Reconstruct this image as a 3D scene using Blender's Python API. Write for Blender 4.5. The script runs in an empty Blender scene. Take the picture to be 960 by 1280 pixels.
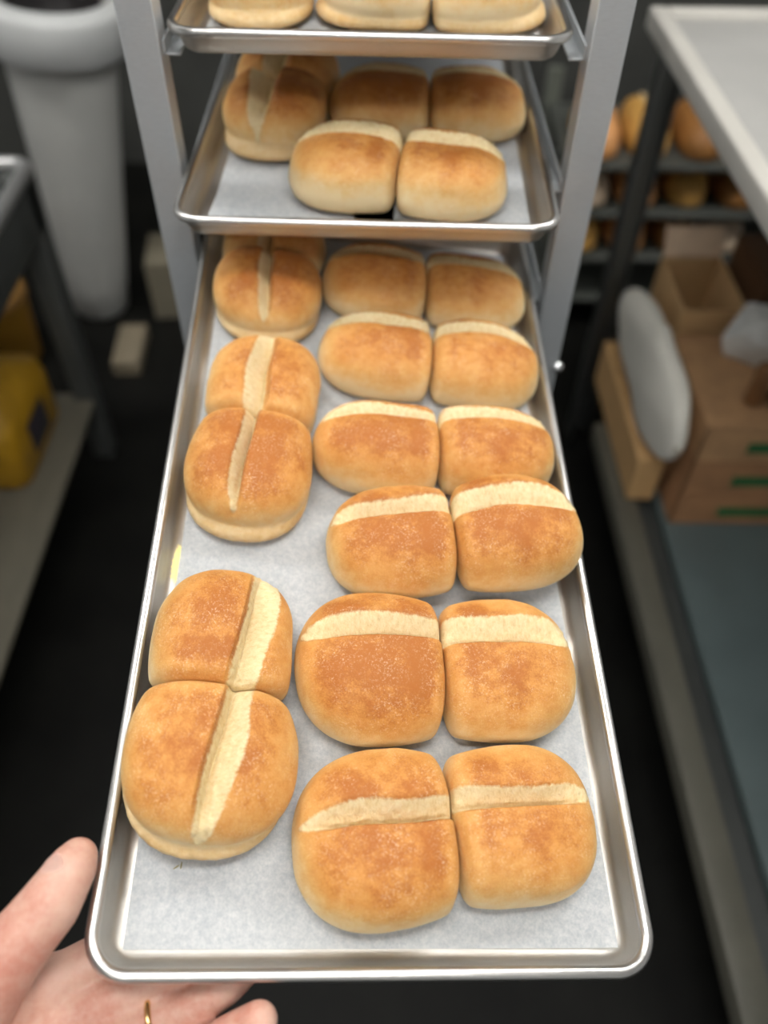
import bpy, bmesh, math, random
import numpy as np
from mathutils import Vector, Matrix, Quaternion
scene = bpy.context.scene
COL = scene.collection
PI = math.pi
random.seed(5)

# ------------------------------------------------------------------ materials
def new_mat(name):
    m = bpy.data.materials.new(name); m.use_nodes = True
    nt = m.node_tree; b = nt.nodes['Principled BSDF']
    return m, nt, b
def link(nt, a, b): nt.links.new(a, b)
def tex(nt, kind='Object'):
    return nt.nodes.new('ShaderNodeTexCoord').outputs[kind]
def noise(nt, scale, detail=3, rough=.55, vec=None, stretch=None):
    n = nt.nodes.new('ShaderNodeTexNoise'); n.inputs['Scale'].default_value = scale
    n.inputs['Detail'].default_value = detail; n.inputs['Roughness'].default_value = rough
    v = vec or tex(nt)
    if stretch:
        mp = nt.nodes.new('ShaderNodeMapping'); mp.inputs['Scale'].default_value = stretch
        link(nt, v, mp.inputs['Vector']); v = mp.outputs['Vector']
    link(nt, v, n.inputs['Vector']); return n.outputs['Fac']
def ramp(nt, fac, stops):
    r = nt.nodes.new('ShaderNodeValToRGB'); e = r.color_ramp.elements
    while len(e) < len(stops): e.new(.5)
    for i, (p, c) in enumerate(stops):
        e[i].position = p; e[i].color = (*c, 1) if len(c) == 3 else c
    link(nt, fac, r.inputs['Fac']); return r.outputs['Color']
def mix(nt, fac, a, b, mode='MIX'):
    n = nt.nodes.new('ShaderNodeMix'); n.data_type = 'RGBA'; n.blend_type = mode
    for s, v in ((0, fac), (6, a), (7, b)):
        if hasattr(v, 'links'): link(nt, v, n.inputs[s])
        else: n.inputs[s].default_value = v if s == 0 else (*v, 1)
    return n.outputs[2]
def math_(nt, op, a, b=0., clamp=False):
    n = nt.nodes.new('ShaderNodeMath'); n.operation = op; n.use_clamp = clamp
    for i, v in enumerate((a, b)):
        if hasattr(v, 'links'): link(nt, v, n.inputs[i])
        else: n.inputs[i].default_value = v
    return n.outputs[0]
def bump(nt, b, height, strength, dist):
    n = nt.nodes.new('ShaderNodeBump'); n.inputs['Strength'].default_value = strength
    n.inputs['Distance'].default_value = dist; link(nt, height, n.inputs['Height'])
    link(nt, n.outputs['Normal'], b.inputs['Normal'])
def plain(name, col, rough=.5, metal=0., var=.12, scale=30., bmp=0., spec=.5, stretch=None):
    m, nt, b = new_mat(name)
    n = noise(nt, scale, 4, .6, stretch=stretch)
    lo = tuple(c*(1-var) for c in col); hi = tuple(min(1, c*(1+var)) for c in col)
    link(nt, ramp(nt, n, [(.3, lo), (.7, hi)]), b.inputs['Base Color'])
    b.inputs['Roughness'].default_value = rough; b.inputs['Metallic'].default_value = metal
    b.inputs['Specular IOR Level'].default_value = spec
    if bmp: bump(nt, b, n, bmp, .002)
    return m
def metal(name, col, rough, stretch=(4, 60, 60), scale=40, var=.08, rvar=.10, met=1.):
    m, nt, b = new_mat(name)
    n = noise(nt, scale, 5, .65, stretch=stretch); n2 = noise(nt, 22, 4, .6)
    link(nt, ramp(nt, n, [(.3, tuple(c*(1-var) for c in col)), (.7, tuple(min(1, c*(1+var)) for c in col))]), b.inputs['Base Color'])
    rr = math_(nt, 'MULTIPLY_ADD', n2, rvar*2); rr.node.inputs[2].default_value = rough-rvar
    link(nt, rr, b.inputs['Roughness']); b.inputs['Metallic'].default_value = met
    bump(nt, b, n, .06, .0004)
    return m

def bread_mat():
    m, nt, b = new_mat('baked bread')
    def att(n):
        a = nt.nodes.new('ShaderNodeAttribute'); a.attribute_name = n; return a.outputs['Fac']
    oc = tex(nt)
    big = noise(nt, 38, 4, .6, oc); mid = noise(nt, 160, 4, .6, oc); fine = noise(nt, 900, 3, .6, oc)
    bk = math_(nt, 'ADD', att('bake'), math_(nt, 'MULTIPLY', math_(nt, 'SUBTRACT', big, .5), .75))
    bk = math_(nt, 'ADD', bk, math_(nt, 'MULTIPLY', math_(nt, 'SUBTRACT', mid, .5), .42))
    bk = math_(nt, 'ADD', bk, math_(nt, 'MULTIPLY', math_(nt, 'SUBTRACT', fine, .5), .34))
    crust = ramp(nt, bk, [(0., (.83, .65, .38)), (.26, (.79, .54, .245)), (.52, (.71, .385, .125)), (.80, (.60, .265, .064)), (1., (.42, .140, .026))])
    # flour dust left on the crust
    d1 = noise(nt, 620, 5, .75, oc); d2 = noise(nt, 45, 3, .6, oc)
    dust = math_(nt, 'MULTIPLY', math_(nt, 'MULTIPLY', math_(nt, 'SUBTRACT', d1, .52), 6., True), math_(nt, 'MULTIPLY', math_(nt, 'SUBTRACT', d2, .38), 4.0, True), True)
    crust = mix(nt, math_(nt, 'MULTIPLY', dust, .55), crust, (.90, .72, .50))
    # torn crumb in the split
    cn = noise(nt, 330, 5, .72, oc, stretch=(1.0, .55, .55))
    crumbc = ramp(nt, cn, [(.22, (.60, .41, .18)), (.44, (.77, .60, .325)), (.74, (.86, .735, .46))])
    cm = math_(nt, 'MULTIPLY', math_(nt, 'ADD', att('crumb'), math_(nt, 'MULTIPLY', math_(nt, 'SUBTRACT', cn, .52), .0040)), 600., True)
    c1 = mix(nt, cm, crust, crumbc)
    skn = ramp(nt, math_(nt, 'ADD', big, math_(nt, 'MULTIPLY', math_(nt, 'SUBTRACT', cn, .5), .8)), [(.25, (.66, .42, .17)), (.75, (.80, .62, .36))])
    c1 = mix(nt, att('skirt'), c1, skn)
    # browned sole where the loaf touched the tin
    sole = ramp(nt, att('sole'), [(0., (.60, .27, .07)), (.55, (.80, .52, .22)), (1., (1, 1, 1))])
    c2 = mix(nt, math_(nt, 'SUBTRACT', 1., att('sole'), True), c1, (.66, .32, .09))
    link(nt, c2, b.inputs['Base Color'])
    b.inputs['Roughness'].default_value = .56; b.inputs['Specular IOR Level'].default_value = .28
    b.inputs['Subsurface Weight'].default_value = .12; b.inputs['Subsurface Radius'].default_value = (1., .5, .22)
    b.inputs['Subsurface Scale'].default_value = .003
    h = math_(nt, 'ADD', math_(nt, 'MULTIPLY', fine, .5), math_(nt, 'MULTIPLY', mid, .5))
    h = math_(nt, 'ADD', h, math_(nt, 'MULTIPLY', math_(nt, 'MULTIPLY', cn, cm), 2.0))
    bump(nt, b, h, .6, .0014)
    return m

def paper_mat():
    m, nt, b = new_mat('parchment paper')
    oc = tex(nt)
    a = noise(nt, 260, 5, .72, oc); c = noise(nt, 640, 4, .7, oc)
    f = math_(nt, 'ADD', math_(nt, 'MULTIPLY', a, .6), math_(nt, 'MULTIPLY', c, .4))
    link(nt, ramp(nt, f, [(.37, (.66, .70, .73)), (.50, (.79, .815, .835)), (.63, (.92, .93, .94))]), b.inputs['Base Color'])
    b.inputs['Roughness'].default_value = .45; b.inputs['Specular IOR Level'].default_value = .35
    bump(nt, b, noise(nt, 28, 3, .5, oc), .15, .002)
    return m

def skin_mat():
    m, nt, b = new_mat('skin')
    oc = tex(nt)
    a = noise(nt, 26, 4, .6, oc); c = noise(nt, 240, 4, .7, oc)
    f = math_(nt, 'ADD', math_(nt, 'MULTIPLY', a, .75), math_(nt, 'MULTIPLY', c, .25))
    link(nt, ramp(nt, f, [(.36, (.50, .20, .145)), (.52, (.60, .345, .265)), (.68, (.66, .43, .34))]), b.inputs['Base Color'])
    b.inputs['Roughness'].default_value = .5; b.inputs['Specular IOR Level'].default_value = .35
    b.inputs['Subsurface Weight'].default_value = .2; b.inputs['Subsurface Radius'].default_value = (1., .35, .2)
    b.inputs['Subsurface Scale'].default_value = .006
    w = nt.nodes.new('ShaderNodeTexVoronoi'); w.inputs['Scale'].default_value = 620; link(nt, oc, w.inputs['Vector'])
    bump(nt, b, math_(nt, 'ADD', math_(nt, 'MULTIPLY', w.outputs['Distance'], .4), c), .14, .0010)
    return m

BREAD = bread_mat(); PAPER = paper_mat(); SKIN = skin_mat()
ALU = metal('aluminium', (.53, .505, .465), .46)
ALU_RIM = metal('rolled aluminium', (.62, .605, .58), .30, rvar=.06)
STEEL = metal('rack steel', (.52, .545, .56), .48, met=.55)
CHROME = metal('chrome', (.85, .86, .87), .16, rvar=.04)
GOLD = metal('gold', (.83, .60, .28), .20, rvar=.04)
NAIL = plain('nail', (.88, .62, .52), .45, 0, .05, 200)
# ------------------------------------------------------------------ helpers
def obj(name, me, mat, parent=None, smooth=None):
    o = bpy.data.objects.new(name, me); COL.objects.link(o)
    if mat: me.materials.append(mat)
    if parent: o.parent = parent
    if smooth is not None:
        for p in me.polygons: p.use_smooth = True
        me.set_sharp_from_angle(angle=smooth)
    return o
def from_bm(name, bm, mat, parent=None, smooth=.7):
    me = bpy.data.meshes.new(name); bmesh.ops.recalc_face_normals(bm, faces=bm.faces)
    bm.to_mesh(me); bm.free()
    return obj(name, me, mat, parent, smooth)
def empty(name, label, cat, loc=(0, 0, 0), group=None, mw=None):
    o = bpy.data.objects.new(name, None); COL.objects.link(o); o.empty_display_size = .05
    if mw is not None: o.matrix_world = mw
    else: o.location = loc
    tag(o, label, cat, group); return o
def tag(o, label, cat, group=None, kind=None):
    o['label'] = label; o['category'] = cat
    if group: o['group'] = group
    if kind: o['kind'] = kind
    return o
def bbox(bm, x0, x1, y0, y1, z0, z1, bev=.002, seg=2, taper=0.):
    r = bmesh.ops.create_cube(bm, size=1.)
    for v in r['verts']:
        k = 1-taper if v.co.z < 0 else 1
        v.co = Vector(((x0+x1)/2+v.co.x*(x1-x0)*k, (y0+y1)/2+v.co.y*(y1-y0)*k, (z0+z1)/2+v.co.z*(z1-z0)))
    if bev:
        es = list({e for v in r['verts'] for e in v.link_edges})
        bmesh.ops.bevel(bm, geom=es, offset=bev, segments=seg, affect='EDGES', profile=.6)
def box(name, dims, mat, parent=None, bev=.002, seg=2, taper=0.):
    bm = bmesh.new(); bbox(bm, *dims, bev, seg, taper); return from_bm(name, bm, mat, parent)
def lathe(bm, prof, n=40, cx=0, cy=0):
    rings = []
    for r, z in prof:
        rings.append([bm.verts.new((cx+r*math.cos(2*PI*i/n), cy+r*math.sin(2*PI*i/n), z)) for i in range(n)])
    for a, b in zip(rings, rings[1:]):
        for i in range(n): bm.faces.new((a[i], a[(i+1) % n], b[(i+1) % n], b[i]))
    return rings
def tube(bm, pts, r, n=12, closed=False):
    pts = [Vector(p) for p in pts]; rings = []
    up = Vector((0, 0, 1))
    for i, p in enumerate(pts):
        a = pts[i-1] if (i or closed) else p; b = pts[(i+1) % len(pts)] if (i < len(pts)-1 or closed) else p
        t = (b-a).normalized(); s = t.cross(up)
        if s.length < 1e-4: s = t.cross(Vector((1, 0, 0)))
        s.normalize(); u = s.cross(t)
        rings.append([bm.verts.new(p+(s*math.cos(2*PI*k/n)+u*math.sin(2*PI*k/n))*r) for k in range(n)])
    for i in range(len(rings) if closed else len(rings)-1):
        a, b = rings[i], rings[(i+1) % len(rings)]
        for k in range(n): bm.faces.new((a[k], a[(k+1) % n], b[(k+1) % n], b[k]))
    if not closed:
        bm.faces.new(rings[0]); bm.faces.new(rings[-1][::-1])
def rrect(x0, x1, y0, y1, r, n=10):
    out = []
    for cx, cy, a0 in ((x1-r, y1-r, 0), (x0+r, y1-r, PI/2), (x0+r, y0+r, PI), (x1-r, y0+r, 1.5*PI)):
        for i in range(n+1):
            a = a0+PI/2*i/n; out.append((cx+r*math.cos(a), cy+r*math.sin(a)))
    return out
def frame(o, w, l, n):
    m = Matrix.Identity(4)
    for i, v in enumerate((w, l, n, o)):
        for k in range(3): m[k][i] = v[k]
    return m

# ------------------------------------------------------------------ the room
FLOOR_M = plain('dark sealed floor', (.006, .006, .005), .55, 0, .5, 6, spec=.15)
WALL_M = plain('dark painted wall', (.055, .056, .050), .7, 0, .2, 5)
LIGHT_WALL = plain('pale painted wall', (.55, .56, .57), .7, 0, .06, 5)
CEIL_M = plain('ceiling board', (.74, .74, .73), .8, 0, .05, 9)
def struct(name, dims, mat):
    o = box(name, dims, mat, None, 0); o['kind'] = 'structure'; return o
XL, XR, YF, YB, ZC = -1.9, 1.9, -1.7, 2.9, 2.65
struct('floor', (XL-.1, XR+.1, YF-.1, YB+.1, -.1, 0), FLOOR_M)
struct('ceiling', (XL-.1, XR+.1, YF-.1, YB+.1, ZC, ZC+.1), CEIL_M)
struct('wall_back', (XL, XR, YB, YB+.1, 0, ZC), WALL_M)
struct('wall_front', (XL, XR, YF-.1, YF, 0, ZC), LIGHT_WALL)
struct('wall_left', (XL-.1, XL, YF, YB, 0, ZC), LIGHT_WALL)
struct('wall_right', (XR, XR+.1, YF, YB, 0, ZC), LIGHT_WALL)

def ceiling_light(x, y, label, power):
    t = empty('ceiling_light', label, 'light', (x, y, ZC), 'ceiling light panels')
    bm = bmesh.new()
    for d in ((-.62, .62, -.17, -.15), (-.62, .62, .15, .17), (-.62, -.60, -.15, .15), (.60, .62, -.15, .15)):
        bbox(bm, *d, -.05, 0, .002)
    from_bm('light_frame', bm, plain('white enamel', (.8, .8, .8), .4), t)
    m, nt, b = new_mat('diffuser'); b.inputs['Base Color'].default_value = (.9, .9, .9, 1)
    b.inputs['Emission Color'].default_value = (1, .985, .955, 1)
    b.inputs['Emission Strength'].default_value = power
    box('diffuser', (-.60, .60, -.15, .15, -.04, -.03), m, t, 0)
LP = 19.
ceiling_light(0, .15, 'white ceiling light panel straight above the pulled out tray', LP*.9)
ceiling_light(0, -1.0, 'white ceiling light panel behind the photographer', LP*.95)
ceiling_light(-1.15, 1.15, 'white ceiling light panel above the grey cart', LP*1.15)
ceiling_light(1.15, 1.15, 'white ceiling light panel above the steel table', LP*1.15)

# ------------------------------------------------------------------ sheet pans
PO, PW, PL, PN = (Vector(v) for v in ((-.15881, .09914, .91974), (.99353942, .03044469, -.10932768), (-.01929175, .99463222, .10165912), (.11183581, -.09889322, .98879365)))
PANW, PANL, FLOORH = .331, .705, -.0225
P1 = frame(PO, PW, PL, PN)
def level(o, w):
    w = Vector((w[0], w[1], 0)).normalized(); return frame(Vector(o), w, Vector((0, 0, 1)).cross(w), Vector((0, 0, 1)))
P2 = level((-.1753, .636, 1.062), (.333, -.009))
P3 = level((-.1730, .718, 1.1784), (.333, -.009))

def pan_material(stain=None):
    return ALU
def sheet_pan(mw, label, stain=False):
    t = empty('sheet_pan', label, 'baking tray', mw=mw, group='aluminium sheet pans')
    W_, L_, R = PANW, PANL, .026
    inner = [(.0062, -.0030), (.0075, -.006), (.0092, -.0120), (.0110, -.0170), (.0128, -.0200), (.0155, -.0220), (.0190, FLOORH)]
    prof = inner
    bm = bmesh.new(); rings = []
    for d, h in prof:
        rings.append([bm.verts.new((x, y, h)) for x, y in rrect(d, W_-d, d, L_-d, max(R-d*.9, .006))])
    out = [(d-.0009, h-.0009) for d, h in prof[:-1]]+[(.019, FLOORH-.0012)]
    rings2 = [[bm.verts.new((x, y, h)) for x, y in rrect(d, W_-d, d, L_-d, max(R-d*.9, .006))] for d, h in out]
    n = len(rings[0])
    for rs, fl in ((rings, False), (rings2, True)):
        for a, b in zip(rs, rs[1:]):
            for i in range(n):
                q = (a[i], a[(i+1) % n], b[(i+1) % n], b[i]); bm.faces.new(q)
        bm.faces.new(rs[-1])
    for i in range(n):
        bm.faces.new((rings[0][i], rings[0][(i+1) % n], rings2[0][(i+1) % n], rings2[0][i]))
    from_bm('pan_body', bm, STAIN_ALU if stain else ALU, t, 1.0)
    bm = bmesh.new()
    c = [(x, y, -.0040) for x, y in rrect(.0040, W_-.0040, .0040, L_-.0040, R-.004, 12)]
    tube(bm, c, .0040, 14, True)
    from_bm('rolled_rim', bm, ALU_RIM, t, 1.2)
    return t
def stained():
    m = ALU.copy(); m.name = 'aluminium with oil residue'; nt = m.node_tree; b = nt.nodes['Principled BSDF']
    oc = tex(nt); mp = nt.nodes.new('ShaderNodeMapping'); mp.vector_type = 'POINT'
    mp.inputs['Location'].default_value = (-.0175*260, -.278*55, 0.0235*50); mp.inputs['Scale'].default_value = (260, 55, 50)
    link(nt, oc, mp.inputs['Vector'])
    ln = nt.nodes.new('ShaderNodeVectorMath'); ln.operation = 'LENGTH'; link(nt, mp.outputs['Vector'], ln.inputs[0])
    f = math_(nt, 'ADD', ln.outputs['Value'], math_(nt, 'MULTIPLY', math_(nt, 'SUBTRACT', noise(nt, 300, 4), .5), 1.2))
    k = math_(nt, 'MULTIPLY', math_(nt, 'SUBTRACT', 1.0, f), 4., True)
    old = b.inputs['Base Color'].links[0].from_socket
    link(nt, mix(nt, k, old, (.95, .80, .30)), b.inputs['Base Color'])
    link(nt, math_(nt, 'SUBTRACT', 1., k, True), b.inputs['Metallic'])
    return m
STAIN_ALU = stained()
sheet_pan(P1, 'long aluminium baking tray pulled out of the rack, gripped by a hand', True)
sheet_pan(P2, 'aluminium baking tray poking out of the rack just above the pulled out tray')
sheet_pan(P3, 'highest aluminium baking tray in the rack, flush with the uprights')

def paper(mw, pts, label, lift=None, fold=None):
    """pts: four corners (u,v) near-left, near-right, far-right, far-left"""
    bm = bmesh.new(); nu, nv = 40, 60; g = []
    rng = random.Random(len(label))
    for j in range(nv+1):
        row = []
        for i in range(nu+1):
            s, t_ = i/nu, j/nv
            a = Vector(pts[0]).lerp(Vector(pts[1]), s); b = Vector(pts[3]).lerp(Vector(pts[2]), s); p = a.lerp(b, t_)
            h = .00035+.00025*math.sin(9*s+5*t_)*math.sin(7*t_+2*s)**2
            if lift: h += lift(s, t_)
            row.append(bm.verts.new((p.x, p.y, FLOORH+.0004+max(h, .0002))))
        g.append(row)
    for j in range(nv):
        for i in range(nu): bm.faces.new((g[j][i], g[j][i+1], g[j+1][i+1], g[j+1][i]))
    bmesh.ops.solidify(bm, geom=bm.faces[:], thickness=-.0001)
    o = from_bm('parchment_paper', bm, PAPER, None, 1.)
    o.matrix_world = mw; tag(o, label, 'baking paper', 'parchment sheets'); return o
edge_r = lambda s, t: .0022*max(0, (s-.93)/.07)**2*(1-.4*t)
paper(P1, [(.0190, .0190), (.3140, .0188), (.312, .684), (.0195, .684)], 'white parchment sheet lining the pulled out tray', edge_r)
paper(P2, [(.026, .030), (.310, .0195), (.311, .684), (.022, .684)], 'white parchment sheet lining the tray above the pulled out one',
      lambda s, t: .006*max(0, 1-s/.10-t/.07))
paper(P3, [(.022, .030), (.311, .0195), (.311, .684), (.022, .684)], 'white parchment sheet lining the highest tray')

# ------------------------------------------------------------------ bread rolls

def cube_sphere(n):
    vs=[];idx={};fs=[]
    t=[math.tan((i/n-.5)*math.pi/2) for i in range(n+1)]
    def vid(p):
        k=(round(p[0]*1e6),round(p[1]*1e6),round(p[2]*1e6))
        if k not in idx: idx[k]=len(vs); vs.append(p)
        return idx[k]
    for ax in range(3):
        for s in (-1,1):
            for i in range(n):
                for j in range(n):
                    q=[]
                    for (p_,r_) in ((i,j),(i+1,j),(i+1,j+1),(i,j+1)):
                        c=[0,0,0]; c[ax]=s; c[(ax+1)%3]=t[p_]; c[(ax+2)%3]=t[r_]; q.append(vid(tuple(c)))
                    fs.append(q if s>0 else q[::-1])
    v=np.array(vs); v/=np.linalg.norm(v,axis=1)[:,None]
    return v,np.array(fs)
_cs={}
def cs(n):
    if n not in _cs:_cs[n]=cube_sphere(n)
    return _cs[n]
def smin(a,b,k):
    h=np.clip(.5+.5*(b-a)/k,0,1); return b+(a-b)*h-k*h*(1-h)
def smax(a,b,k): return -smin(-a,-b,k)
def ell(P,c,r,p):
    q=(np.abs((P-np.array(c))/np.array(r))**p).sum(1)**(1/p)
    return (q-1)*min(r)
class Wob:
    def __init__(s,rng,n,lo,hi):
        d=rng.normal(size=(n,3)); d/=np.linalg.norm(d,axis=1)[:,None]
        s.k=d*rng.uniform(lo,hi,n)[:,None]; s.p=rng.uniform(0,6.28,n); s.n=n
    def __call__(s,P): return np.sin(P@s.k.T+s.p).sum(1)/math.sqrt(s.n)
def sstep(x): x=np.clip(x,0,1); return x*x*(3-2*x)
def bun(a,b,H,side,seed,res,gs=.05,gsl=0.,gw=.26,ff=1.,fb=1.,skirt=0.,bake0=0.,noise=1.,dep=.30,wf=.07,sq=2.35,fade=.93,mf=.45):
    """one half of a joined pair: x from 0 to a, mirrored when side<0"""
    rng=np.random.default_rng(seed)
    D,F=cs(res)
    w1=Wob(rng,10,30,90); w2=Wob(rng,12,150,420); w3=Wob(rng,14,500,1400); wg=Wob(rng,5,40,160); wl=Wob(rng,6,12,40)
    c=np.array([a*.50,0,H*.36])
    def groove(P):
        x=P[:,0]; X=np.stack([x,0*x,0*x],1)
        y0=b*gs+gsl*side*x+.0010*noise*wg(X)
        win=sstep((fade+.12-x/a)/.30)
        d=P[:,1]-y0
        wb=gw*b*(.55+.45*win)*(1+.12*noise*wg(X+.05)); wn=wf*b
        return d,win,wb,wn
    def parts(P):
        x=P[:,0]
        d,win,wb,wn=groove(P)
        V=np.where(d>0,np.clip(1-d/wb,0,1),np.clip(1+d/wn,0,1))
        V=np.where(d>0,np.where(V<.2,V*V*2.5,(V-.1)/.9),V)
        wide=np.exp(-(d/(.42*b))**2)
        crack=np.clip(1-np.abs(d)/(.025*b),0,1)
        hs=(fb+(ff-fb)*sstep(.5-d/(.3*b)))*(1-win*(dep*V+.045*wide+.04*crack))
        z=P[:,2]/H
        lift=np.clip((z-.36)/.3,0,1)
        zz=.40+(z-.40)/np.where(z>.40,1-(1-hs)*1.45,1.) 
        yy=P[:,1]/b
        # the split also notches the outer end a little
        xx=(x/a-.455)/np.where(x<.455*a,.70,.545)
        q=(np.abs(xx)**sq+np.abs(yy)**sq)**(2.15/sq)
        cap=((q+np.abs((zz-.42)/.58)**2.15)**(1/2.15)-1)*.5*H
        if skirt>0: cap=((( (np.abs(np.where(x<.455*a,(x/a-.455)/.70,(x/a-.455)/.515))**sq+np.abs(yy/.985)**sq)**(2.15/sq))+np.abs((zz-.46)/.54)**2.15)**(1/2.15)-1)*.5*H
        r=.545+.022*(skirt>0)-.045*(skirt<=0); rb=.965 if skirt>0 else .90
        q=(np.abs((x/a-.46)/np.where(x<.46*a,.70,r))**sq+np.abs(yy/rb)**sq)**(2.4/sq)
        bs=((q+np.abs((z-.15)/(.27 if skirt>0 else .34))**2.4)**(1/2.4)-1)*.3*H
        return cap,bs
    def f(P):
        cap,bs=parts(P)
        g=smin(cap,bs,.0015 if skirt>0 else .008)
        g=smax(g,-P[:,2],.007)
        return smax(g,.0004-P[:,0],.009)
    lo=np.zeros(len(D)); hi=np.full(len(D),a*1.6)
    for _ in range(26):
        m=(lo+hi)/2; s=f(c+D*m[:,None])<0
        lo=np.where(s,m,lo); hi=np.where(s,hi,m)
    P=c+D*lo[:,None]
    P[:,2]-=P[:,2].min()
    cap,bs=parts(P)
    d,win,wb,wn=groove(P)
    top=sstep((P[:,2]/H-.40)/.2)
    crumb=np.minimum(d+wn*mf,wb*.86-d)-.004*(1-top)-.006*np.clip((P[:,0]/a-fade)/.12,0,1)
    crumb=np.maximum(crumb,-.02)
    up=np.clip(P[:,2]/(.3*H),0,1)*np.clip(P[:,0]/.006,0,1)
    disp=noise*(.0011*w1(P)+.0021*wl(P)*np.clip(P[:,0]/.03,0,1)+.00018*w2(P))*up
    rough=np.clip(crumb/.001,0,1)
    disp=disp+.0006*rough*w3(P)*up*noise
    if skirt>0: disp=disp+.0005*w3(P*.8)*np.clip((cap-bs)/.001,0,1)*up*noise
    P=P+D*disp[:,None]
    z=P[:,2]/H
    nb=.6*w1(P*.8+.3)+.35*w2(P*.4)
    bake=sstep((z-.10)/.80)
    rad=np.maximum(np.abs(P[:,1])/b,np.clip((P[:,0]/a-.45)/.55,0,1))
    bake=bake*(1-.30*rad**3)
    edge=np.clip(P[:,0]/(.16*a),0,1)
    bake=np.clip(bake*(.72+.28*edge)+.07*nb+bake0,0,1.3)
    sk=np.clip((cap-bs)/.0012,0,1) if skirt>0 else np.zeros(len(P))
    if side<0:
        P=P*np.array([-1,1,1]); F=F[:,::-1]
    return P,F,crumb,bake,sk

def vnormals(P, F):
    n = np.zeros_like(P); a = P[F[:, 2]]-P[F[:, 0]]; b = P[F[:, 3]]-P[F[:, 1]]; c = np.cross(a, b)
    for k in range(4): np.add.at(n, F[:, k], c)
    return n/np.maximum(np.linalg.norm(n, axis=1), 1e-12)[:, None]
def sub_mesh(name, P, F, N, attrs, sel):
    f = F[sel]; used = np.unique(f); mp = np.full(len(P), -1); mp[used] = np.arange(len(used))
    me = bpy.data.meshes.new(name)
    me.from_pydata(P[used].tolist(), [], mp[f].tolist())
    for k, v in attrs.items():
        a = me.attributes.new(k, 'FLOAT', 'POINT'); a.data.foreach_set('value', v[used].astype(np.float32))
    for p in me.polygons: p.use_smooth = True
    me.normals_split_custom_set_from_vertices(N[used].tolist())
    return me
def bread_roll(mw, u, v, yaw, a, b, H, label, group, res=44, seed=1, tilt=0., lean=0., **kw):
    m = mw @ Matrix.Translation((u, v, FLOORH+.0012+abs(tilt)*.085+abs(lean)*.042)) @ Matrix.Rotation(yaw, 4, 'Z') @ Matrix.Rotation(tilt, 4, 'Y') @ Matrix.Rotation(lean, 4, 'X')
    t = empty('bread_roll', label, 'bread', mw=m, group=group)
    for side in (1, -1):
        k = dict(kw)
        for q in list(k):
            if isinstance(k[q], tuple): k[q] = k[q][0 if side > 0 else 1]
        a_, b_ = [(q if not isinstance(q, tuple) else q[0 if side > 0 else 1]) for q in (a, b)]
        P, F, crumb, bake, sk = bun(a_, b_, H, side, seed*7+side, res, **k)
        N = vnormals(P, F)
        sole = np.clip((P[:, 2]-.0015)/.0065, 0, 1)
        at_ = dict(crumb=crumb, bake=bake, skirt=sk*np.clip(sole*1.5-.2, 0, 1), sole=.25+.75*sole)
        sel = ((crumb[F] > -.0006).sum(1) >= 2) & (P[F][:, :, 2].mean(1) > .28*H)
        bo = obj('bun', sub_mesh('bun', P, F, N, at_, ~sel), BREAD, t)
        if sel.sum() > 8:
            s = obj('split_crumb', sub_mesh('split_crumb', P, F, N, at_, sel), BREAD, bo)
            s['label'] = 'pale torn crumb in the split'
    return t
GR, GL = 'crosswise twin rolls on the pulled out tray', 'lengthwise twin rolls on the pulled out tray'
bread_roll(P1, .2105, .0832, .100, (.0965, .0970), (.0490, .0510), .0521, 'golden twin bread roll nearest the front rim, lying crosswise', GR, 66, 11, gs=(.12, .06), gw=(.30, .26), bake0=(-.07, -.08))
bread_roll(P1, .2105, .1920, .030, (.0965, .0975), (.0510, .0525), .0518, 'darkest brown twin roll, crosswise, second from the front rim', GR, 64, 12, gs=(.20, .20), gw=(.42, .32), fb=(1.04, 1.01), bake0=(-.06, .06))
bread_roll(P1, .2268, .2962, .075, (.0975, .0970), .0440, .0530, 'floury twin roll crosswise third from the front, overhanging the right rim', GR, 58, 13, gs=(.16, .22), gw=(.46, .36), fb=(1.05, 1.), bake0=(-.02, .0), tilt=-.10)
bread_roll(P1, .2195, .3872, .000, (.1000, .1010), .0415, .0545, 'crosswise twin roll fourth from the front with its sole tipped up', GR, 50, 14, gs=(.34, .32), gw=(.44, .42), fb=1.0, bake0=(.0, .0), tilt=-.03)
bread_roll(P1, .2196, .4951, -.050, (.0985, .0995), .0432, .0515, 'pale twin roll crosswise fifth from the front', GR, 46, 15, gs=(.28, .30), gw=(.44, .44), fb=1.02, bake0=(-.13, -.11))
bread_roll(P1, .2195, .5965, .000, .0980, .0433, .0495, 'crosswise twin roll partly shaded beneath the tray above', GR, 40, 16, gs=(.22, .24), gw=(.42, .36), fb=1.02, bake0=(-.11, -.10))
bread_roll(P1, .0580, .1630, 1.545-PI, (.0950, .0915), (.0525, .0485), .0550, 'twin roll lying lengthwise nearest the thumb, split down its middle', GL, 66, 17, gs=.16, gsl=-.14, gw=(.30, .40), wf=(.12, .16), mf=.8, ff=1.02, skirt=(1, 0), bake0=(-.07, -.03), lean=-.15)
bread_roll(P1, .0698, .3985, 1.500, (.0990, .1000), (.0490, .0505), .0580, 'lengthwise twin roll second on the left with a pale foot showing', GL, 52, 18, gs=(-.02, .04), gw=(.36, .18), wf=(.12, .06), skirt=(1, 1), bake0=(-.12, .0))
bread_roll(P1, .0690, .6090, 1.577, (.0780, .0915), .0500, .0510, 'lengthwise twin roll third on the left, going under the tray above', GL, 44, 19, gs=(.05, .0), gw=(.3, .24), skirt=(0, 1), bake0=-.05)
GM = 'twin rolls on the middle tray'
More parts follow.
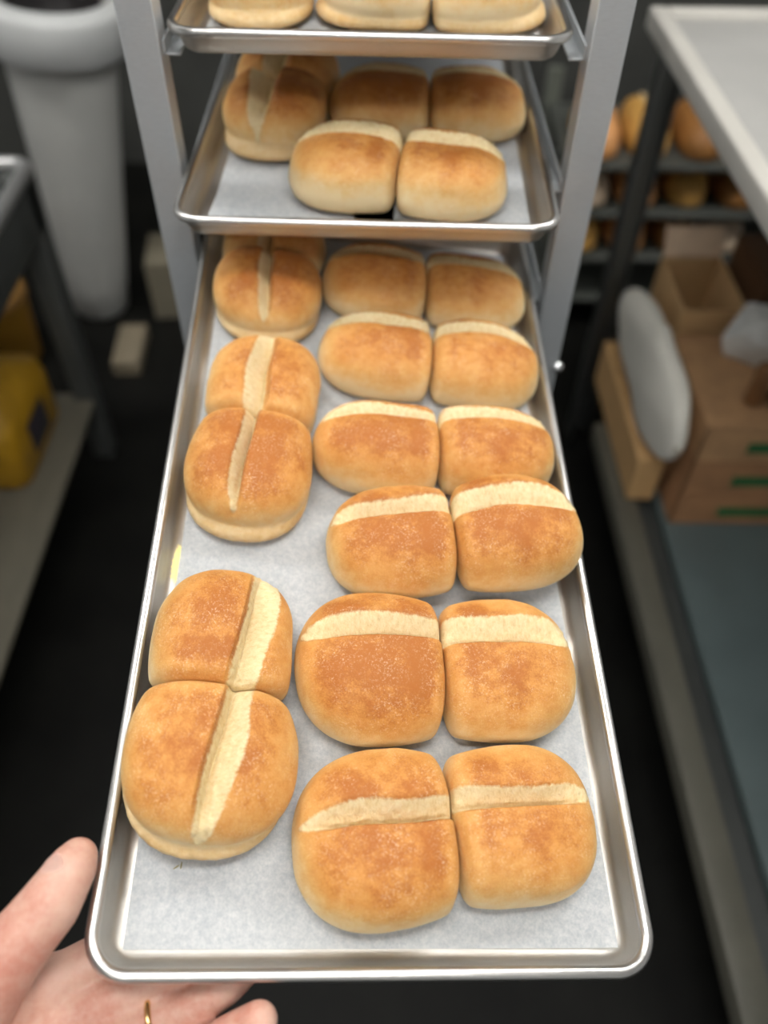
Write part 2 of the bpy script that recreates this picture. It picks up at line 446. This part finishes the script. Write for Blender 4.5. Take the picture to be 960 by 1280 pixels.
bread_roll(P2, .1935, .0880, -.110, (.0970, .0980), .0505, .0570, 'twin roll crosswise at the front of the middle tray', GM, 44, 21, gs=(.14, .12), gw=(.50, .50), fb=1.06, ff=.95, bake0=(-.04, -.10))
bread_roll(P2, .2215, .2320, .010, .0970, .0475, .0545, 'crosswise twin roll behind the front one on the middle tray', GM, 36, 22, gs=(.2, .2), gw=(.46, .46), fb=1.04, ff=.96, bake0=(.02, .02))
bread_roll(P2, .0710, .2400, 1.530, .1020, .0525, .0610, 'lengthwise twin roll at the left of the middle tray', GM, 40, 23, gs=(.0, .10), gw=(.4, .44), wf=.2, skirt=(0, 1), bake0=-.04)
GT = 'twin rolls on the highest tray'
bread_roll(P3, .0650, .1470, 1.600, .0930, .0480, .0520, 'lengthwise twin roll at the left of the highest tray', GT, 34, 24, gs=0., gw=.3, skirt=(0, 1))
bread_roll(P3, .2169, .1000, -.020, .0980, .0480, .0520, 'pale twin roll crosswise at the front of the highest tray', GT, 36, 25, gs=.1, gw=.4, skirt=1, bake0=-.25)

# two chaff flecks on the paper
bm = bmesh.new()
for du, dv, an in ((0, 0, .6), (.0028, .001, 1.5)):
    r = bmesh.ops.create_icosphere(bm, subdivisions=2, radius=1)
    for q in r['verts']:
        c = q.co.copy(); x, y = c.x*.0022, c.y*.0004
        q.co = Vector((du+x*math.cos(an)-y*math.sin(an), dv+x*math.sin(an)+y*math.cos(an), c.z*.0003))
o = from_bm('chaff_fleck', bm, plain('dry husk', (.42, .36, .16), .7)); o.matrix_world = P1 @ Matrix.Translation((.0438, .0635, FLOORH+.0013))
tag(o, 'tiny straw coloured chaff fleck on the parchment near the left front corner', 'crumb')

# ------------------------------------------------------------------ rack
def upright(bm, sx, x_in, x_out, y0, sy, z0, z1):
    t = .0025; y1 = y0+sy*.030
    a, b = min(x_in, x_out), max(x_in, x_out); ya, yb = sorted((y0, y0+sy*t))
    bbox(bm, a, b, ya, yb, z0, z1, .0008, 1)                                   # face
    for x in (x_in, x_out):
        xa, xb = sorted((x, x+(x_out-x_in)/abs(x_out-x_in)*t*(1 if x == x_in else -1)))
        yy = sorted((y0+sy*t*.5, y1)); bbox(bm, xa, xb, yy[0], yy[1], z0, z1, .0008, 1)
rk = empty('bakery_rack', 'grey steel bakery rack holding the bread trays', 'rack', (0, 0, 0))
FY, BY = .7265, 1.46
XI = (-.1785, .1735); XO = (-.2085, .2030)
for i in (0, 1):
    for y, sy in ((FY, 1), (BY, -1)):
        bm = bmesh.new(); upright(bm, 0, XI[i], XO[i], y, sy, .12, 1.62); from_bm('upright', bm, STEEL, rk)
for k in range(-6, 5):
    z = 1.0375+.1162*k-.0012
    if k == -1: z -= .004
    for i, s in ((0, 1), (1, -1)):
        bm = bmesh.new()
        xa, xb = sorted((XI[i], XI[i]+s*.014)); bbox(bm, xa, xb, FY+.012, BY-.004, z-.0018, z-.0002, .0004, 1)
        xa, xb = sorted((XI[i]+s*.0002, XI[i]+s*.0017)); bbox(bm, xa, xb, FY+.012, BY-.004, z-.0018, z+.010, .0004, 1)
        from_bm('tray_runner', bm, STEEL, rk)
for z in (.13, 1.60):
    for y in (FY+.015, BY-.015):
        box('cross_bar', (XI[0]-.006, XI[1]+.006, y-.012, y+.012, z-.012, z+.012), STEEL, rk)
for x in (XO[0]+.018, XO[1]-.018):
    for y in (FY+.018, BY-.018):
        bm = bmesh.new()
        for p0 in ((-.016,), (.012,)): bbox(bm, x+p0[0], x+p0[0]+.004, y-.015, y+.015, .045, .122, .001, 1)
        bbox(bm, x-.016, x+.016, y-.015, y+.015, .108, .1225, .001, 1)
        cf = from_bm('caster', bm, CHROME, rk)
        bm = bmesh.new(); bmesh.ops.create_cone(bm, cap_ends=True, segments=28, radius1=.045, radius2=.045, depth=.02, matrix=Matrix.Translation((x, y, .0455)) @ Matrix.Rotation(PI/2, 4, 'Y'))
        from_bm('wheel', bm, plain('black rubber', (.02, .02, .02), .6), cf)
bm = bmesh.new(); lathe(bm, [(.0001, .010), (.0035, .0095), (.0062, .0072), (.0072, .004), (.0066, .001), (.0045, -.002), (.0045, -.008), (.0001, -.008)], 24)
o = from_bm('latch_knob', bm, CHROME, rk, 1.); o.location = (.2010, FY+.004, .835); o.rotation_euler = (PI/2, 0, .5)

# ------------------------------------------------------------------ hand
def px2pan(x, y, h):
    return (x, y, h)
def build_hand():
    """chains of joints in tray coordinates (right, away, up) with radii, fused to one skin"""
    ch = {
     'thumb':  [((-.0661, -.0337, -.030), .0250), ((-.0500, -.0007, -.008), .0225), ((-.0285, .0242, .006), .0178), ((-.0192, .0369, .009), .0172), ((-.0110, .0561, .008), .0140), ((-.0090, .0625, .0068), .0112)],
     'index':  [((-.0189, .0051, -.043), .0150), ((.0144, .0244, -.040), .0125), ((.0404, .0412, -.0365), .0108), ((.0582, .0542, -.034), .0095)],
     'middle': [((-.0054, -.0106, -.047), .0155), ((.0356, .0045, -.041), .0128), ((.0620, .0175, -.0365), .0110), ((.0797, .0299, -.034), .0096)],
     'ring':   [((.0068, -.0239, -.049), .0150), ((.0566, -.0102, -.0405), .0126), ((.0793, .0021, -.0365), .0108), ((.0941, .0149, -.034), .0094)],
     'pinky':  [((.0283, -.0430, -.047), .0140), ((.0719, -.0285, -.034), .0120), ((.0896, -.0215, -.019), .0116), ((.0989, -.0170, -.0105), .0104)],
     'palm1':  [((-.085, -.075, -.060), .028), ((-.0189, .0051, -.043), .0165)],
     'palm2':  [((-.080, -.085, -.063), .028), ((-.0054, -.0106, -.048), .0175)],
     'palm3':  [((-.070, -.092, -.064), .027), ((.0068, -.0239, -.050), .0170)],
     'palm4':  [((-.058, -.100, -.064), .025), ((.0283, -.0430, -.048), .0155)],
     'web':    [((-.056, -.012, -.022), .021), ((-.030, -.004, -.044), .0165)],
     'web2':   [((-.062, -.030, -.036), .024), ((-.022, -.012, -.048), .0170)],
     'thenar': [((-.090, -.080, -.050), .028), ((-.062, -.025, -.024), .0235)],
     'wrist':  [((-.088, -.088, -.060), .029), ((-.125, -.165, -.070), .029), ((-.165, -.250, -.082), .036), ((-.200, -.335, -.095), .042)],
     'wrist2': [((-.066, -.098, -.063), .026), ((-.102, -.175, -.071), .028), ((-.145, -.258, -.084), .036), ((-.182, -.340, -.097), .042)],
    }
    bm = bmesh.new()
    def ball(p, r):
        bmesh.ops.create_icosphere(bm, subdivisions=3, radius=r, matrix=Matrix.Translation(p))
    for c in ch.values():
        for (p, r), (q, s) in zip(c, c[1:]):
            p, q = Vector(p), Vector(q); n = max(2, int((q-p).length/(.22*min(r, s))))
            for i in range(n+1):
                f = i/n; ball(p.lerp(q, f), r+(s-r)*f)
    me = bpy.data.meshes.new('hand'); bm.to_mesh(me); bm.free()
    o = bpy.data.objects.new('hand', me); COL.objects.link(o)
    r = o.modifiers.new('r', 'REMESH'); r.mode = 'VOXEL'; r.voxel_size = .0016
    s = o.modifiers.new('s', 'SMOOTH'); s.factor = .5; s.iterations = 9
    dg = bpy.context.evaluated_depsgraph_get(); nm = bpy.data.meshes.new_from_object(o.evaluated_get(dg))
    bpy.data.objects.remove(o); nm.name = 'hand'
    h = obj('hand', nm, SKIN, None)
    for p in nm.polygons: p.use_smooth = True
    h.matrix_world = P1
    return h
hand = tag(build_hand(), 'left hand of a person gripping the front left corner of the pulled out tray', 'hand')
def nail(at, direc, up, ln, wd):
    d = Vector(direc).normalized(); u = Vector(up); u = (u-d*u.dot(d)).normalized(); s = d.cross(u)
    bm = bmesh.new(); n = 12; g = []
    for i in range(n+1):
        row = []
        for j in range(n+1):
            a = (j/n-.5)*2; t = i/n
            w = wd*math.sqrt(max(.05, 1-abs(2*t-1)**4*.75))
            row.append(bm.verts.new(Vector(at)+d*(t-.5)*ln+s*a*w*.5-u*(a*a*wd*.20+.0006*(2*t-1)**2)))
        g.append(row)
    for i in range(n):
        for j in range(n): bm.faces.new((g[i][j], g[i][j+1], g[i+1][j+1], g[i+1][j]))
    bmesh.ops.solidify(bm, geom=bm.faces[:], thickness=-.0006)
    o = from_bm('nail', bm, NAIL, hand, 1.); o['label'] = 'pale thumb nail'; return o
nail((-.0223, .0538, .0206), (.40, .90, -.06), (-.56, .20, .80), .0185, .0165)
bm = bmesh.new()
c, ax = Vector((.0395, -.0150, -.0433)), Vector((.0498, .0137, .0085)).normalized()
s = ax.orthogonal().normalized(); u = ax.cross(s)
tube(bm, [c+(s*math.cos(a)+u*math.sin(a))*.0140 for a in [2*PI*i/40 for i in range(40)]], .0018, 8, True)
from_bm('ring', bm, GOLD, hand, 1.)['label'] = 'thin gold ring on the finger'

# ------------------------------------------------------------------ left: cart, bin, floor clutter
CART_RIM = metal('cart rim', (.55, .55, .54), .5)
CART_DARK = plain('dark grey painted steel', (.060, .064, .060), .5, 0, .15, 12)
SHELF_BEIGE = plain('worn beige shelf board', (.17, .155, .115), .6, 0, .2, 14, stretch=(1, .25, 1))
CX1, CX0, CY0, CY1 = -.632, -1.20, .30, 1.46
ct = empty('utility_cart', 'dark grey utility cart with a beige lower shelf along the left side', 'cart', ((CX0+CX1)/2, (CY0+CY1)/2, 0))
def child(o, p):
    o.parent = p; o.matrix_parent_inverse = Matrix.Translation(-p.location); return o
def pbox(name, dims, mat, p, bev=.003, taper=0.):
    return child(box(name, dims, mat, None, bev, 2, taper), p)
bm = bmesh.new()
tube(bm, [(x, y, .700) for x, y in rrect(CX0, CX1, CY0, CY1, .03, 8)], .014, 12, True)
child(from_bm('rim', bm, CART_RIM, None, 1.), ct)
pbox('top_panel', (CX0+.006, CX1-.006, CY0+.006, CY1-.006, .660, .672), CART_DARK, ct)
for d in ((CX1-.010, CX1+.002, CY0+.02, CY1-.02, .585, .690), (CX0-.002, CX0+.010, CY0+.02, CY1-.02, .585, .690),
          (CX0+.02, CX1-.02, CY1-.010, CY1+.002, .585, .690), (CX0+.02, CX1-.02, CY0-.002, CY0+.010, .585, .690)):
    pbox('apron', d, CART_DARK, ct)
pbox('lower_shelf', (CX0+.01, CX1-.002, CY0+.02, CY1-.03, .168, .182), SHELF_BEIGE, ct)
for x in (CX0+.025, CX1-.022):
    for y in (CY0+.03, CY1-.03):
        pbox('leg', (x-.024, x+.024, y-.024, y+.024, .0, .695), CART_DARK, ct)

YEL = plain('yellow plastic', (.50, .27, .012), .45, 0, .18, 16)
DKBLUE = plain('dark blue label', (.035, .032, .045), .5, 0, .2, 40)
yb = empty('plastic_jug', 'yellow plastic jug with a dark blue label on the lower shelf of the cart', 'jug', (-.790, 1.255, .1825))
bm = bmesh.new()
def rsect(bm, secs, n=8):
    rings = [[bm.verts.new((x, y, z)) for x, y in rrect(-a, a, -b, b, r, n)] for a, b, r, z in secs]
    for p, q in zip(rings, rings[1:]):
        for i in range(len(p)): bm.faces.new((p[i], p[(i+1) % len(p)], q[(i+1) % len(p)], q[i]))
    bm.faces.new(rings[0][::-1]); bm.faces.new(rings[-1])
rsect(bm, [(.085, .120, .03, 0), (.093, .128, .035, .008), (.095, .130, .035, .12), (.090, .125, .04, .150), (.060, .085, .04, .178), (.034, .045, .03, .192), (.026, .026, .025, .198), (.026, .026, .025, .212)])
from_bm('jug_body', bm, YEL, yb, 1.)
box('label_patch', (.0945, .0965, -.050, .045, .030, .105), DKBLUE, yb, .001)
bm = bmesh.new(); lathe(bm, [(.0001, .236), (.028, .234), (.030, .230), (.030, .210), (.0001, .210)], 24); from_bm('cap', bm, DKBLUE, yb, .8)
ob = empty('plastic_tub', 'amber plastic tub standing on the floor beyond the far end of the cart', 'tub', (-.985, 1.78, .0))
bm = bmesh.new(); lathe(bm, [(.0001, 0), (.072, 0), (.080, .01), (.092, .20), (.0001, .20)], 36); from_bm('tub_body', bm, plain('amber plastic', (.30, .15, .015), .5), ob, .8)
bm = bmesh.new(); lathe(bm, [(.0001, .216), (.092, .214), (.097, .208), (.097, .190), (.094, .190), (.094, .200), (.0001, .2005)], 36); from_bm('lid', bm, plain('brown lid', (.20, .10, .02), .5), ob, .8)

BINW = plain('grey white plastic', (.42, .42, .395), .5, 0, .06, 6)
bn = empty('waste_bin', 'tall pale grey plastic bin with a thick rim behind the cart', 'bin', (-.80, 2.02, 0))
bn.rotation_euler = (0, .11, 0)
bm = bmesh.new(); lathe(bm, [(.0001, .006), (.070, .006), (.078, .016), (.086, .12), (.127, .735), (.127, .81), (.121, .81), (.121, .735), (.080, .12), (.070, .022), (.0001, .020)], 56)
from_bm('bin_body', bm, BINW, bn, .9)
bm = bmesh.new(); lathe(bm, [(.121, .812), (.150, .812), (.160, .806), (.164, .790), (.160, .715), (.153, .708), (.1285, .714), (.1285, .808), (.121, .812)], 56)
from_bm('rim', bm, plain('pale plastic rim', (.52, .53, .52), .45, 0, .06, 6), bn, .9)
bx = empty('waste_liner', 'dark bin liner bunched inside the pale grey bin', 'bin liner', (-.80, 2.02, 0)); bx.rotation_euler = (0, .11, 0)
bm = bmesh.new(); rg = lathe(bm, [(.0001, .66), (.05, .665), (.09, .70), (.112, .76), (.116, .785)], 40)
for r_ in rg:
    for i, q in enumerate(r_): q.co.z += .008*math.sin(i*1.3)+.004*math.sin(i*2.9)
from_bm('liner', bm, plain('black film', (.02, .018, .018), .35), bx, 1.)

def carton(name, label, cat, loc, dims, rot, col, tape=None, flap=0., lidcol=None):
    t = empty(name, label, cat, loc); t.rotation_euler = (0, 0, rot)
    w_, d_, h_ = dims; m = plain(name+' board', col, .75, 0, .10, 20)
    bm = bmesh.new(); th = .004
    bbox(bm, -w_/2, w_/2, -d_/2, d_/2, 0, th, .0008, 1)
    for e in ((-w_/2, w_/2, -d_/2, -d_/2+th), (-w_/2, w_/2, d_/2-th, d_/2), (-w_/2, -w_/2+th, -d_/2+th, d_/2-th), (w_/2-th, w_/2, -d_/2+th, d_/2-th)):
        bbox(bm, *e, th*.5, h_, .0008, 1)
    from_bm('carton_body', bm, m, t)
    return t, m
t, m_ = carton('cardboard_box', 'small beige cardboard box on the floor beside the pale bin', 'box', (-.585, 2.05, 0), (.105, .16, .17), .1, (.17, .15, .105))
box('lid_flap', (-.052, .052, -.080, .080, .1705, .174), m_, t, .0008)
t, m_ = carton('cardboard_box', 'flat beige cardboard box on the floor beyond the cart leg', 'box', (-.665, 1.80, 0), (.07, .17, .035), .05, (.20, .165, .11))
box('lid_flap', (-.035, .035, -.085, .085, .0355, .039), m_, t, .0008)

# ------------------------------------------------------------------ right: steel table and what stands under it
TBL = plain('satin steel sheet', (.40, .395, .375), .5, 0, .05, 8)
TBR = plain('pale steel edge', (.56, .54, .49), .45, 0, .05, 8)
POST = metal('table leg steel', (.20, .205, .195), .5)
RAIL = plain('olive grey rail', (.115, .110, .085), .55, 0, .15, 9)
TEAL = plain('teal grey shelf sheet', (.115, .150, .150), .42, 0, .10, 7)
TX0, TX1, TY0, TY1 = .477, 1.25, .0, 1.62
tb = empty('steel_table', 'long steel table with raised pale edge along the right side', 'table', ((TX0+TX1)/2, (TY0+TY1)/2, 0))
bm = bmesh.new()
for d in ((TX0, TX0+.030, TY0, TY1), (TX1-.030, TX1, TY0, TY1), (TX0+.030, TX1-.030, TY1-.035, TY1), (TX0+.030, TX1-.030, TY0, TY0+.03)):
    bbox(bm, *d, .885, .922, .006, 3)
child(from_bm('raised_edge', bm, TBR, None), tb)
pbox('table_top', (TX0+.004, TX1-.004, TY0+.004, TY1-.004, .890, .912), TBL, tb)
for x, s in ((TX0+.005, 1), (TX1-.01, -1)):
    for y in (TY0+.10, 1.530):
        bm = bmesh.new()
        xa, xb = sorted((x, x+s*.050)); bbox(bm, xa, xb, y-.004, y, 0, .889, .001, 1)
        xa, xb = sorted((x, x+s*.004)); bbox(bm, xa, xb, y-.050, y-.004, 0, .889, .001, 1)
        bbox(bm, min(x+s*.046, x+s*.05), max(x+s*.046, x+s*.05), y-.020, y-.004, 0, .889, .001, 1)
        child(from_bm('leg', bm, POST, None), tb)
pbox('shelf_rail', (TX0, TX0+.050, TY0+.16, 1.33, .150, .199), RAIL, tb, .008)
pbox('shelf_rail', (TX1-.060, TX1-.012, TY0+.11, 1.33, .150, .200), RAIL, tb, .008)
pbox('shelf_trough', (TX0+.050, TX1-.06, TY0+.11, 1.62, .150, .166), CART_DARK, tb)
pbox('under_shelf', (TX0+.088, TX1-.062, TY0+.33, 1.58, .172, .200), TEAL, tb, .004)

KRAFT = (.36, .20, .085)
GREEN = plain('green print', (.022, .15, .045), .6, 0, .2, 30)
for k, nm in enumerate(('lowest', 'middle', 'topmost')):
    t = empty('cardboard_tray', '%s flat cardboard tray with a green band stacked under the steel table' % nm, 'carton', (.812, 1.170, .2005+k*.0855), 'stacked cardboard trays')
    m_ = plain('kraft board', (.40, .205, .095) if k < 2 else (.50, .29, .14), .75, 0, .15, 25)
    bm = bmesh.new(); W2, D2, H2 = .238, .130, .083
    bbox(bm, -W2, W2, -D2, D2, 0, .004, .001, 1)
    for e in ((-W2, W2, -D2, -D2+.004), (-W2, W2, D2-.004, D2), (-W2, -W2+.004, -D2, D2), (W2-.004, W2, -D2, D2)): bbox(bm, *e, .002, H2, .001, 1)
    bbox(bm, -W2, W2, -D2, D2, H2-.002, H2+.0015, .001, 1)
    from_bm('carton_body', bm, m_, t)
    box('green_band', (-W2+.085, W2-.02, -D2-.0008, -D2+.001, .022, .046), GREEN, t, 0)
ZS = .2005+3*.0855
# objects standing on the stack and behind it
t, m_ = carton('cardboard_box', 'long narrow tan cardboard box lying left of the green banded trays', 'box', (.5290, 1.287, .2005), (.052, .37, .105), 0, (.60, .37, .16))
box('lid_flap', (-.026, .026, -.185, .185, .1052, .108), m_, t, .0008)
t = empty('flour_sack', 'white rounded sack lying on the long narrow tan cardboard box', 'sack', (.534, 1.265, .3092))
bm = bmesh.new(); bmesh.ops.create_uvsphere(bm, u_segments=40, v_segments=28, radius=1)
for q in bm.verts:
    c = q.co.copy(); pw = lambda v_, e_: math.copysign(abs(v_)**e_, v_)
    x, y, z = pw(c.x, .8)*.031, pw(c.y, .75)*.225, pw(c.z, .85)*.100
    z *= 1-.25*(c.y*.5+.5)*(c.y > 0); x += .003*math.sin(23*y)+.002*math.sin(60*z+20*y)
    q.co = Vector((x, y, max(z, -.096)+.0965))
from_bm('sack', bm, plain('white sack cloth', (.86, .83, .74), .7, 0, .05, 10), t, 1.)
bm = bmesh.new(); tube(bm, [(.002*math.sin(i), -.226-.001*i, .08+.0035*i) for i in range(5)], .006, 8); from_bm('tied_end', bm, plain('sack tie', (.5, .46, .38), .8), t, 1.)
t, m_ = carton('cardboard_box', 'tan open cardboard box with a raised flap behind the stacked trays', 'box', (.650, 1.415, .2005), (.125, .19, .295), 0, (.62, .40, .19))
bm = bmesh.new(); bbox(bm, -.060, .060, -.002, .002, 0, .060, .0008, 1); f_ = from_bm('flap', bm, plain('flap board', (.74, .55, .38), .75), t)
f_.location = (0, .092, .297); f_.rotation_euler = (-.5, 0, 0)
t, m_ = carton('cardboard_box', 'dark brown cardboard box to the right of the tan open box', 'box', (.850, 1.42, .2005), (.24, .18, .345), 0, (.10, .045, .015))
box('lid_flap', (-.119, .119, -.089, .089, .3455, .3490), m_, t, .0008)
t = empty('paper_bag', 'crumpled grey white paper bag on the stacked cardboard trays', 'bag', (.735, 1.235, ZS+.0022))
bm = bmesh.new(); bmesh.ops.create_icosphere(bm, subdivisions=5, radius=1)
rr = random.Random(4); dirs = [Vector((rr.gauss(0, 1), rr.gauss(0, 1), rr.gauss(0, 1))).normalized() for _ in range(26)]
for q in bm.verts:
    c = q.co.copy(); k = max(c.dot(d_) for d_ in dirs); f_ = 1/max(k, .6)*.85
    p_ = Vector((c.x*.085*f_, c.y*.060*f_, c.z*.055*f_)); p_.z = max(p_.z, -.045)+.045; q.co = p_
from_bm('bag', bm, plain('grey white paper', (.66, .66, .63), .7), t, .5)
for k, (x, y, hh, lab) in enumerate(((.668, 1.105, .080, 'brown wooden peg in front of the grey paper bag, nearest the white sack'), (.712, 1.110, .066, 'brown wooden peg in front of the grey paper bag, farther from the white sack'))):
    t = empty('wooden_peg', lab, 'peg', (x, y, ZS+.0018), 'wooden pegs on the cardboard trays')
    bm = bmesh.new(); lathe(bm, [(.0001, 0), (.016, 0), (.017, .003), (.015, hh*.6), (.016, hh-.006), (.012, hh), (.0001, hh+.001)], 24)
    from_bm('peg', bm, plain('brown wood', (.22, .10, .035), .6), t, .7)

# bread shelving farther back
DARKWIRE = plain('dark shelving steel', (.07, .075, .065), .5)
bs_ = empty('bread_shelving', 'dark steel shelving with loaves beyond the steel table', 'shelving', (.86, 2.12, 0))
SZ = (.10, .225, .35, .475)
for z in SZ:
    bm = bmesh.new(); bbox(bm, -.40, .46, -.18, .18, -.012, 0, .002, 1); o_ = from_bm('shelf', bm, DARKWIRE, bs_); o_.location = (0, 0, z)
for x in (-.388, .45):
    for y in (-.195, .195):
        bm = bmesh.new(); bbox(bm, x-.020, x+.020, y-.014, y+.014, 0, .56, .002, 1); from_bm('post', bm, plain('grey green post', (.13, .14, .115), .5), bs_)
def loaf(x, y, z, l, wd, h, col, label, rot=0.):
    t = empty('bread_loaf', label, 'loaf', (x, y, z+.0005), 'loaves on the far shelving'); t.rotation_euler = (0, 0, rot)
    bm = bmesh.new(); bmesh.ops.create_uvsphere(bm, u_segments=32, v_segments=20, radius=1)
    for q in bm.verts:
        c = q.co; sx = math.copysign(abs(c.x)**.75, c.x); sy = math.copysign(abs(c.y)**.8, c.y); zz = c.z
        hh = max(zz, -.35)+.35
        sl = max(0, 1-abs(c.y)/.16)*(zz > .3)*(abs(c.x) < .75)
        q.co = Vector((sx*wd/2, sy*l/2, hh/1.35*h*(1-.10*max(0, 1-abs(c.x)/.14)*(zz > .3))))
    from_bm('crust', bm, plain('loaf crust', col, .6, 0, .22, 28), t, 1.)
    bm = bmesh.new(); bbox(bm, -wd*.05, wd*.05, -l*.34, l*.34, h*.86, h*.925, .004, 2)
    from_bm('split_crumb', bm, plain('loaf crumb', (.72, .55, .30), .7), t, 1.)
ORG, GLD, BRN, PAL = (.62, .29, .10), (.60, .33, .08), (.30, .13, .03), (.52, .40, .28)
LV = [(.545, 2.0, 3, ORG, 'orange brown'), (.67, 2.01, 3, GLD, 'golden'), (.80, 2.0, 3, BRN, 'dark baked'), (.93, 2.0, 3, GLD, 'golden dusty'),
      (.545, 2.0, 2, PAL, 'pale floury'), (.67, 2.0, 2, ORG, 'orange glazed'), (.80, 2.01, 2, GLD, 'golden crusty'), (.93, 2.0, 2, BRN, 'brown'),
      (.545, 2.0, 1, GLD, 'deep golden'), (.67, 2.0, 1, ORG, 'russet'), (.80, 2.0, 1, BRN, 'dark brown'), (.93, 2.0, 1, PAL, 'pale grey dusted')]
WHERE = {3: 'on the highest far shelf', 2: 'on the second far shelf down', 1: 'on the third far shelf down'}
POSN = {.545: 'at its end beside the rack', .67: 'next but one to the rack', .80: 'behind the table leg', .93: 'farthest from the rack'}
for x, y, s_, c_, ad in LV:
    loaf(x, y+.08, SZ[s_], .24, .112, .088, c_, '%s loaf %s, %s' % (ad, WHERE[s_], POSN[x]))


# ------------------------------------------------------------------ camera
cam = bpy.data.cameras.new('camera'); co = bpy.data.objects.new('camera', cam); COL.objects.link(co)
R_ = ((.99991105, .00722479, .01121108), (-.00191968, -.75386249, .65702942), (.01319851, -.6569925, -.75378157))
mw = Matrix.Identity(4)
for i in range(3):
    mw[i][0] = R_[i][0]; mw[i][1] = -R_[i][1]; mw[i][2] = -R_[i][2]
mw[2][3] = 1.42
co.matrix_world = mw
cam.sensor_fit = 'VERTICAL'; cam.sensor_height = 36; cam.sensor_width = 27; cam.lens = 1028/1280*36
cam.clip_start = .01
cam.dof.use_dof = True; cam.dof.focus_distance = .545; cam.dof.aperture_fstop = cam.lens/10.5
scene.camera = co
w = bpy.data.worlds.new('world'); scene.world = w; w.use_nodes = True
w.node_tree.nodes['Background'].inputs['Color'].default_value = (.6, .63, .66, 1)
w.node_tree.nodes['Background'].inputs['Strength'].default_value = .3
v = scene.view_settings; v.view_transform = 'Standard'; v.look = 'None'; v.gamma = 1; v.use_curve_mapping = False
v.exposure = -.02
scene.cycles.use_denoising = True; scene.cycles.max_bounces = 8
